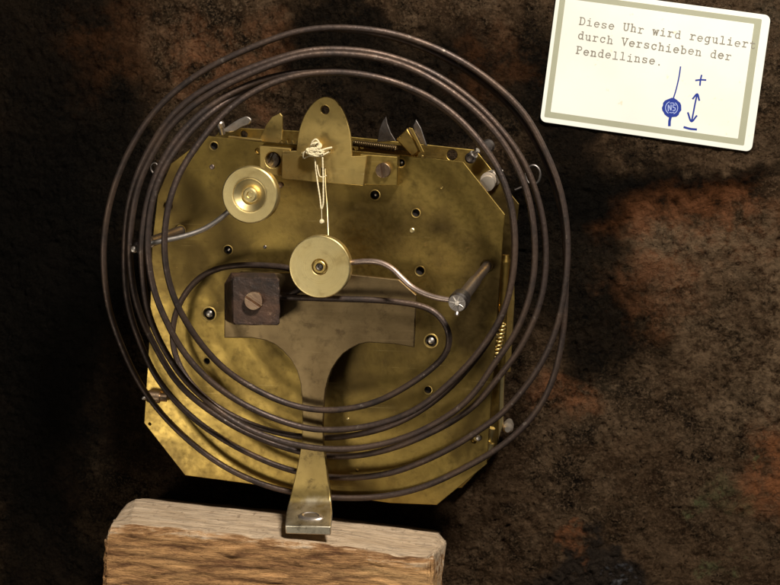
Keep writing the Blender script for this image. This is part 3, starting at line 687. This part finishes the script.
W2 = [(266, 297, 15), (282, 296, 16), (299, 291, 16), (307, 281, 15), (299, 271, 14), (284, 267, 12.5), (267, 265.5, 11), (248, 264.8, 10), (229.5, 265.8, 9), (209, 271, 8.5), (192.6, 283, 8), (179, 303, 8), (172.5, 324, 8), (172.5, 346, 8), (179, 366, 8), (192, 386, 8), (212, 404.5, 7.5), (243, 421.5, 7), (271, 431.5, 6.5), (297, 436.5, 6.3), (325, 438.3, 6.3), (351, 436, 6.5),
      (380, 430, 7), (405, 420, 8), (431, 404.5, 9), (458, 380.5, 10), (479, 355, 11), (494, 333, 12), (504, 312, 13), (510, 291, 13), (513.5, 266, 13.4), (514.6, 242, 13.5), (512.6, 216, 14), (507, 192, 14.3), (498.5, 171, 14.6), (489, 156, 15), (477, 140, 15), (460.5, 121.5, 15.5), (440, 104.8, 16), (400, 84, 17), (383, 78, 18), (353, 71.5, 19), (322, 70.6, 20), (291, 72.7, 22), (263, 79, 25), (243, 87, 27), (222, 98, 29), (200, 113.5, 31), (180, 133.5, 33), (167, 152.6, 35), (155.6, 174, 36), (146.6, 202, 37), (142.3, 232, 37.5),
      (141.2, 248, 37), (142, 266, 36), (144, 290, 34), (147.8, 312, 31), (157, 336, 28), (171, 361.5, 25), (185, 380.5, 22), (204, 399, 19), (222, 413.5, 17.5), (240, 425, 16.5), (260.5, 434.5, 16), (291, 444.3, 16), (322, 449.3, 16), (353, 449.3, 16), (383, 444.5, 15.5), (405, 437.5, 15), (421, 431, 15), (445.6, 418, 15), (466, 402.6, 14.5), (482, 383.5, 14.5), (494, 363, 14), (508.5, 345, 14), (520, 324.5, 14), (528.5, 301, 14), (533.5, 279, 14), (535.3, 253, 14), (534, 228, 14.5), (530, 201, 15), (522, 177, 15.5), (509, 150, 16),
      (493, 129, 17), (477, 112, 18), (457, 95.5, 19), (438, 82.5, 20), (418, 71.5, 20.5), (400, 64, 21), (378, 57.5, 22), (352, 54, 23), (322, 53.2, 25), (300, 56, 26), (280, 61.5, 28), (243, 76.5, 30), (212, 92, 32), (188, 109, 33), (169, 127, 33), (157.5, 146, 33), (144, 170, 33), (134.5, 198, 32.5), (130.5, 232, 31.5),
      (129.5, 250, 31), (130.5, 266, 30), (132.5, 285, 28), (137, 305, 26), (145.5, 328, 23), (158, 351.5, 20), (167.5, 368.5, 18), (180, 386.5, 15.5), (200, 404, 12.5), (221, 418.5, 10), (240, 430, 8.5), (271, 443.5, 7), (299, 452, 6.3), (326, 456.5, 6.2), (355, 456.5, 6.2), (380, 452, 6.4), (406.7, 443.8, 6.8), (435, 431, 7.3), (458, 418.5, 8), (478.5, 402.5, 8.5), (491, 386.5, 9), (506, 368, 9.5), (520, 349.5, 10), (532, 325, 10), (540.5, 302.6, 10), (544.8, 280, 10), (546, 256, 10), (545, 232, 10.5), (540.3, 206, 11), (530.5, 175, 12), (517, 150, 13),
      (499.5, 128, 14), (482, 108.5, 15), (461.5, 91.5, 16), (441, 77.4, 17), (419, 66.3, 18), (400, 59.5, 19), (378, 53, 20), (352, 49.6, 21.5), (322, 48.8, 23), (300, 52, 25), (280, 57.5, 26), (243, 70.5, 28), (212, 84.5, 29.5), (188, 100, 30), (169, 118, 30.5), (151.5, 144, 30.5), (139, 169, 30), (129.5, 198, 29), (125.5, 228, 27.5),
      (124.3, 255, 26), (125, 281, 24), (128, 305.6, 22), (134.5, 328, 19.5), (144.5, 353, 17), (151.5, 369, 15.5), (165, 390, 13.5), (185.6, 412, 11), (208, 430, 9), (233, 445.3, 7.5), (251, 454.5, 6.7), (271, 463.5, 6.2), (295, 472, 5.8), (328, 477.3, 5.5), (355, 478, 5.3), (383.6, 475, 5.2), (406.7, 468.5, 5), (437, 455.5, 4.8), (462, 442, 4.6), (482.6, 427.8, 4.5), (499, 416.5, 4.5), (511, 404, 4.5), (523.6, 389.5, 4.5), (536, 372.5, 4.5), (548, 351, 4.5), (557, 327, 4.5), (562.8, 302.6, 4.5), (566.3, 278, 5), (568, 252.6, 5), (567.2, 228, 5), (563, 199, 6), (555, 172.6, 7), (542, 144, 8),
      (527, 116, 9), (508.7, 96, 10), (486, 77, 11), (461.5, 60.5, 12), (431, 45.3, 13.5), (400, 35.3, 15), (383.6, 31.5, 16), (353, 27.6, 17), (322, 27.6, 18), (293, 31.8, 19), (265, 42, 20.5), (239, 52.8, 21.5), (212, 65.5, 22), (187.7, 81, 22.5), (165, 99.7, 23), (144.6, 123, 23), (126, 156, 22.5), (115, 183, 21.5), (108, 209, 20.5), (104, 236, 19),
      (103.2, 258, 18), (104.6, 281, 16.5), (108, 305.6, 15), (115.3, 330, 13), (126, 356, 11.5), (135.5, 376.5, 10), (151, 401, 8.5), (167, 420, 7), (187.7, 440, 5.8), (208, 456.3, 4.8), (232, 471.5, 4), (260.5, 484, 3.5), (291, 492.8, 3), (332, 498, 2.5), (373, 498.2, 2.3), (411, 491.8, 2), (441.5, 480, 1.8), (466, 467.3, 1.5), (486.7, 456, 1.3), (507, 442, 1), (522, 428.5, .5), (533, 416, 0),
      (546, 397, 0), (556, 371, 0), (562.5, 340, .5), (565.5, 305, 1), (566, 278, 1), (566, 252, 1.5), (564.5, 226, 2), (559, 199, 3), (550.5, 174, 4), (538, 147, 5), (524, 123, 6), (508.9, 104.5, 7), (486, 84.3, 8), (461.5, 67, 10), (431, 50.6, 12), (400, 39, 13), (372, 32.5, 14), (345, 29, 15), (325, 28, 15.5)]
for w in (W1, W2):
    pts = smooth_line(catmull(P3(w), 5), 14)
    mb = MB(); tube(mb, pts, 1.13, 14); mb.build('gong_wire', 'wire', gg)

# wooden block ------------------------------------------------------
def wood_block():
    NX = 250
    top_f = [(106.5, 540), (108, 531), (110, 527), (130, 525.5), (167, 528), (218, 534), (269, 539.5), (300, 542), (351, 549), (395, 557), (418, 560), (426, 560), (431, 556)]
    top_b = [(116, 519), (121, 511), (127, 504), (136, 498.8), (180, 503.5), (230, 508.5), (290, 514), (335, 521), (372, 525), (400, 528.5), (424, 532), (437, 534), (444.5, 540)]
    bot_f = [(104, 600), (104, 660), (105, 672), (130, 676), (167, 679), (218, 684), (269, 690), (300, 693), (351, 700), (395, 704), (416, 707), (427, 704), (433, 698)]
    def interp(lst, t):
        x = t*(len(lst)-1); i = min(int(x), len(lst)-2); f = x-i
        return tuple(a*(1-f)+b*f for a, b in zip(lst[i], lst[i+1]))
    def samp(lst): return [interp(lst, i/NX) for i in range(NX+1)]
    tf, tb, bf = samp(top_f), samp(top_b), samp(bot_f)
    rows = []; att = []
    for i in range(NX+1):
        a = P(*tf[i], 30); b = P(*tb[i], -4); e = P(*bf[i], 30)
        if i >= NX*11.5/12: a.z -= 0
        tp = 6*max(0, (i/NX-.85)/.15); c = Vector((b.x-tp, b.y-9, GZ+.3)); d = Vector((e.x-tp, e.y, GZ+.3))
        lp = []; at = []
        def seg(p, q, k, s):
            for j in range(k): lp.append(p.lerp(q, j/k)); at.append(s if j else .5 if s == 1 else s)
        rnd = 1.0
        a1 = a.lerp(b, .03); a2 = a.lerp(e, .03)
        seg(a1, b, 22, 1); seg(b, c, 8, .8); seg(c, d, 8, 0); seg(d, e, 8, 0); seg(e, a2, 60, 0); seg(a2, a1, 2, .45)
        kk = len(at); 
        for q_, v_ in zip(range(kk-9, kk-2), (.06, .1, .15, .2, .25, .32, .38)): at[q_] = v_
        for q_, v_ in zip(range(0, 4), (.5, .62, .75, .88)): at[q_] = v_
        rows.append(lp); att.append(at)
    NP = len(rows[0]); cen = []
    vs = []; av = []
    for i in range(NX+1):
        cc = sum(rows[i], Vector())/NP
        for j in range(NP):
            p = rows[i][j]
            q = Vector((p.x*.05, p.y*.5, p.z*.5))
            nrm = (rows[i][(j+1) % NP]-rows[i][j-1]); nrm = Vector((1, 0, 0)).cross(nrm).normalized()
            if nrm.dot(p-cc) < 0: nrm = -nrm
            k = .35 if att[i][j] > .6 else .8
            h = noise.fractal(q, .9, 2, 4)*.55*k+noise.noise(Vector((p.x*.5, p.y*.9, p.z*.9)))*.2*k
            fr = 1-abs(noise.noise(Vector((p.x*.055+3, (p.y+p.x*.1)*.75, p.z*.4))))*2
            h += (fr-.5)*(.55 if att[i][j] < .45 else .16)
            fr2 = noise.noise(Vector((p.x*.12+9, (p.y+p.x*.1)*1.6, p.z*.8))); h += fr2*(.30 if att[i][j] < .45 else .12)
            if .35 < att[i][j] < .65: h -= max(0, noise.noise(Vector((p.x*.13, 5, 2))))*1.6
            if i in (0, NX): h = 0
            end = max(0, (i-NX*.93)/(NX*.07)); 
            h += noise.fractal(Vector((p.x*.4, p.y*.35, p.z*.35)), .8, 2, 4)*.9*end
            vs.append(p+nrm*h); av.append(att[i][j])
    fs = []
    for i in range(NX):
        for j in range(NP): j2 = (j+1) % NP; fs.append((i*NP+j, i*NP+j2, (i+1)*NP+j2, (i+1)*NP+j))
    # rounded ends: shrinking rings
    def cap(base, sign):
        ring_idx = [base*NP+j for j in range(NP)]; cc = sum((vs[k] for k in ring_idx), Vector())/NP
        prev = ring_idx
        for k, (sc, dx) in enumerate(((.985, .5), (.95, .8), (.8, .9), (.6, 1.), (.4, 1.), (.2, 1.))):
            cur = []
            for idx in ring_idx:
                p = cc+(vs[idx]-cc)*sc; p = p+Vector((sign*(dx+noise.fractal(Vector((p.x, p.y, p.z))*.4, .8, 2, 4)*.5), 0, 0))
                cur.append(len(vs)); vs.append(p); av.append(av[idx]*(.5 if k > 1 else .9))
            for j in range(NP): j2 = (j+1) % NP; fs.append((prev[j], prev[j2], cur[j2], cur[j]))
            prev = cur
        fs.append(tuple(prev))
    cap(0, -1); cap(NX, 1)
    mb = MB(); mb.add(vs, fs, True)
    o = mb.build('wooden_base', 'wood', gg)
    at_ = o.data.attributes.new('sawn', 'FLOAT', 'POINT')
    for k, v in enumerate(av): at_.data[k].value = v
    return o
wb = wood_block()

# ------------------------------------------------------------------ thread
th = empty('thread', P(320, 180, 12), 'cream cotton thread knotted round the suspension pin and hanging in a long loop', 'string')
mb = MB()
def thr(pts, r=.42, per=8): q_ = catmull(P3(pts), per*2); tube(mb, q_, [r*.8*(1+.16*math.sin(i*1.9)) for i in range(len(q_))], 8)
thr([(315, 158, 12), (315.5, 166, 12), (317.5, 182, 13), (320, 198, 14), (321.5, 209, 15), (323, 205, 15), (323.3, 190, 14), (323, 172, 13), (322.5, 157, 12.5)], .33)
thr([(317, 165, 12.5), (318.5, 173, 13), (320, 176.5, 13), (323, 177, 13), (326.5, 175.5, 13)], .28)
for k in range(22):
    a = random.random()*6.28; cx, cy = 315+random.uniform(-2, 2), 151.5+random.uniform(-2, 2); pts = []
    rx, ry = random.uniform(4, 8), random.uniform(1.5, 3.5)
    for i in range(9):
        t = a+i*.8; pts.append((cx+rx*math.cos(t), cy+ry*math.sin(t), 12.4+1.4*math.sin(t*1.7+k)))
    thr(pts, .34)
for k in range(4):
    cx, cy = 314+k*1.3, 145.5+random.uniform(-1, 1); pts = []
    for i in range(9):
        t = k+i*.75; pts.append((cx+3.4*math.cos(t), cy+3.2*math.sin(t), 13.0+.8*math.sin(t*2)))
    thr(pts, .32)
thr([(303.5, 158, 11.6), (303.8, 153, 12), (308, 151, 12.4), (318, 151, 13.2), (327, 148.5, 12.6), (332, 147.5, 11.8)], .45)
thr([(303.5, 152, 11.6), (304, 158, 11.8), (309, 156, 12.4), (320, 156, 13), (329, 152, 12.6)], .4)
thr([(314, 150, 12), (312, 143, 12.6), (316, 139.5, 13), (319, 143, 13), (317, 150, 12.6)], .45)
mb.build('thread_loop', 'thread', th)
mb = MB(); c = P(321.8, 221.5, 15); lathe(mb, c, [(.001, -.9), (.7, -.6), (.9, 0), (.65, .6), (.001, .8)], 14); mb.build('thread_knot', 'thread', th)
mb = MB(); tube(mb, catmull(P3([(321.5, 208, 15), (321.7, 215, 15), (321.8, 221, 15)]), 4), .14, 6); mb.build('thread_end', 'thread', th)

# ------------------------------------------------------------------ card
CZ = GZ+.55
TL, TR, BR, BL = P(557.5, -13, CZ), P(771, 15.5, CZ), P(751.5, 152, CZ), P(539.8, 121.5, CZ)
def UV(u, v):                                       # u right, v down, both 0..1
    return (TL*(1-u)+TR*u)*(1-v)+(BL*(1-u)+BR*u)*v
CW = (TR-TL).length; CH = (BL-TL).length
cd = empty('instruction_card', UV(.5, .5), 'cream card with typed German instructions and blue pendulum sketch, lying on the rusty sheet', 'card')
def rrect(u0, v0, u1, v1, r, k=6):
    out = []
    for cu, cv, a0_ in ((u1, v0, -90), (u1, v1, 0), (u0, v1, 90), (u0, v0, 180)):
        su = -1 if cu == u1 else 1; sv = 1 if cv == v0 else -1
        for i in range(k+1):
            a = math.radians(a0_+90*i/k)
            out.append(UV(cu+su*r/CW+math.cos(a)*r/CW, cv+sv*r/CH+math.sin(a)*r/CH))
    return out
mb = MB(); plate(mb, rrect(0, 0, 1, 1, 2.2), CZ-.45, CZ, [], .1); mb.build('card_sheet', 'card', cd)
mb = MB(); plate(mb, rrect(.018, .035, .962, .962, .5), CZ+.004, CZ+.02, [rrect(.045, .075, .930, .917, .3)], .004); mb.build('card_border', 'band', cd)
# typewriter glyphs: strokes on a 6 x 8 grid, baseline 0, x-height 5
def arc(cx, cy, rx, ry, a, b, k=10): return [(cx+rx*math.cos(math.radians(a+(b-a)*i/k)), cy+ry*math.sin(math.radians(a+(b-a)*i/k))) for i in range(k+1)]
GL = {
 'D': [[(.3, 7.2), (3, 7.2)]+arc(3, 3.6, 2.5, 3.6, 90, -90)+[(.3, 0)], [(1.2, 0), (1.2, 7.2)]],
 'i': [[(1.2, 5), (3, 5), (3, 0)], [(.8, 0), (5.2, 0)], [(2.9, 6.9), (3.1, 7.2)]],
 'e': [[(.7, 2.7), (5.3, 2.7)]+arc(3, 2.5, 2.3, 2.5, 5, 315, 16)],
 's': [[(4.9, 3.9), (4.8, 4.6), (3, 5), (1.3, 4.6), (1.2, 3.3), (3, 2.6), (4.8, 2), (4.9, .7), (3, 0), (1.2, .4), (1, 1.3)]],
 'U': [[(1.1, 7.2), (1.1, 2.4)]+arc(3, 2.2, 1.9, 2.2, 180, 360)+[(4.9, 7.2)], [(.2, 7.2), (2.1, 7.2)], [(3.9, 7.2), (5.8, 7.2)]],
 'h': [[(.4, 7.4), (1.4, 7.4), (1.4, 0)], [(1.4, 3.8), (2.6, 4.9), (3.8, 4.9), (4.6, 3.9), (4.6, 0)], [(.5, 0), (2.3, 0)], [(3.7, 0), (5.5, 0)]],
 'r': [[(.8, 5), (2.1, 5), (2.1, 0)], [(2.1, 3.4), (3.3, 4.7), (4.6, 5), (5.3, 4.4)], [(.7, 0), (4, 0)]],
 'w': [[(.7, 5), (1.7, 0), (3, 4.2), (4.3, 0), (5.3, 5)], [(0, 5), (1.6, 5)], [(4.4, 5), (6, 5)]],
 'd': [[(3.6, 7.4), (4.7, 7.4), (4.7, 0), (5.6, 0)], arc(2.75, 2.5, 2, 2.5, 20, 340, 16)],
 'g': [[(5.5, 5), (4.6, 5), (4.6, -1.2), (3.6, -2.2), (1.4, -2.2)], arc(2.7, 2.6, 2, 2.4, 20, 340, 16)],
 'u': [[(.4, 5), (1.4, 5), (1.4, 1.2), (2.2, .1), (3.4, .1), (4.6, 1.4)], [(3.7, 5), (4.6, 5), (4.6, 0), (5.6, 0)]],
 'l': [[(1.2, 7.4), (3, 7.4), (3, 0)], [(.8, 0), (5.2, 0)]],
 't': [[(2.1, 6.8), (2.1, 1.2), (2.9, .1), (4.2, .1), (5.1, .9)], [(.7, 5), (4.7, 5)]],
 'c': [[(4.9, 3.6), (4.9, 4.8)], arc(3.1, 2.5, 2.2, 2.5, 35, 325, 16)],
 'V': [[(.7, 7.2), (3, 0), (5.3, 7.2)], [(0, 7.2), (1.8, 7.2)], [(4.2, 7.2), (6, 7.2)]],
 'n': [[(.4, 5), (1.4, 5), (1.4, 0)], [(1.4, 3.8), (2.6, 4.9), (3.8, 4.9), (4.6, 3.9), (4.6, 0)], [(.5, 0), (2.3, 0)], [(3.7, 0), (5.5, 0)]],
 'b': [[(.4, 7.4), (1.4, 7.4), (1.4, 0)], arc(3.2, 2.5, 2, 2.5, 160, -160, 16)],
 'P': [[(.4, 7.2), (3.4, 7.2)]+arc(3.4, 5.4, 1.9, 1.8, 90, -90)+[(1.4, 3.6)], [(1.4, 7.2), (1.4, 0)], [(.4, 0), (3, 0)]],
 '.': [[(2.6, .2), (3.2, .2), (3.2, .7), (2.6, .7), (2.6, .2)]],
}
def ribbon(mb, pts, w, z):
    for k in range(1, len(pts)-1):
        u_, v_ = (pts[k]-pts[k-1]), (pts[k+1]-pts[k])
        if u_.length > 1e-6 and v_.length > 1e-6 and u_.angle(v_) > .95:
            ribbon(mb, pts[:k+1], w, z); ribbon(mb, pts[k:], w, z+.003); return
    pts = [Vector((p.x, p.y, 0)) for p in pts]; N = len(pts); vs = []
    for i in range(N):
        t = (pts[min(i+1, N-1)]-pts[max(i-1, 0)]).normalized(); nn = Vector((-t.y, t.x, 0))
        e = t*w*.45*(-1 if i == 0 else 1 if i == N-1 else 0)
        for s in (1, -1): q = pts[i]+nn*w*.5*s+e; vs.append((q.x, q.y, z))
    mb.add(vs, [(2*i, 2*i+1, 2*i+3, 2*i+2) for i in range(N-1)], False)
for li, (txt, sx, sy) in enumerate((("Diese Uhr wird reguliert", 579, 24.5), ("durch Verschieben der", 577.6, 38.8), ("Pendellinse.", 575.8, 53.5))):
    mb = MB(); o0 = P(sx, sy, CZ); ex = (TR-TL).normalized(); ey = (TL-BL).normalized()
    pitch = 7.11/(F_PX/(o0-CAM).length)
    for i, ch in enumerate(txt):
        if ch == ' ': continue
        o1 = o0+ex*pitch*i+ey*random.uniform(-.12, .12); sc = pitch/7.4
        for st_ in GL[ch]:
            ribbon(mb, [o1+ex*x*sc+ey*y*sc*.98 for x, y in st_], random.uniform(.34, .46), CZ+.03+.002*random.random())
    mb.build('typed_text', 'type', cd)
# pen sketch
def pen(mb, pts, w=.55, z=.035): ribbon(mb, catmull([P(x, y, CZ) for x, y in pts], 6), w, CZ+z)
mb = MB()
pen(mb, [(680.5, 67), (679, 77), (676, 90), (673.5, 98)], .5); pen(mb, [(670.5, 117), (669.6, 121), (669.4, 125)], 1.0, .036)
cx, cy = 671.7, 107.8
lens = [P(cx+(9.6+.5*math.sin(i*2.3))*math.cos(i*.2618), cy+(9.8+.5*math.cos(i*1.7))*math.sin(i*.2618), CZ) for i in range(24)]
plate(mb, lens, CZ+.02, CZ+.05, [], .005)
ps = mb.build('pendulum_sketch', 'ink', cd)
mb = MB()
def gap(pts, w=.3): pen(mb, [(cx+x, cy+y) for x, y in pts], w, .062)
gap([(6.2*math.cos(t), 6.4*math.sin(t)) for t in [2.2+i*.3 for i in range(8)]], .28)
gap([(6.0*math.cos(t), 6.2*math.sin(t)) for t in [-.9+i*.3 for i in range(8)]], .28)
gap([(-3.4, 3), (-3.2, -2.6), (-.8, 2.2), (-.6, -2.8)], .34)
gap([(3.6, -2.6), (1.6, -3), (1.4, -.6), (3.4, .2), (3.2, 2.4), (1.2, 2.6)], .32)
gap([(-1.5, -4.6), (.5, -4.9), (2.4, -4.4)], .26); gap([(-2, 4.6), (0, 4.9), (2, 4.4)], .26)
mb.build('pen_gaps', 'ink_gap', ps)
mb = MB(); pen(mb, [(696, 80.3), (701, 79.8), (705.5, 80)], .6); pen(mb, [(701.5, 75.5), (700.5, 80), (700, 85)], .6, .038)
pen(mb, [(697, 95), (695, 104), (693.5, 112), (691.8, 120.5)], .6)
pen(mb, [(693, 98.5), (697.2, 94), (699.2, 100)], .65, .038); pen(mb, [(688, 113), (691.5, 121.5), (696.5, 116)], .65, .038)
pen(mb, [(684.5, 127.3), (690, 128.8), (696, 129.4)], .8)
mb.build('arrow_sketch', 'ink', cd)
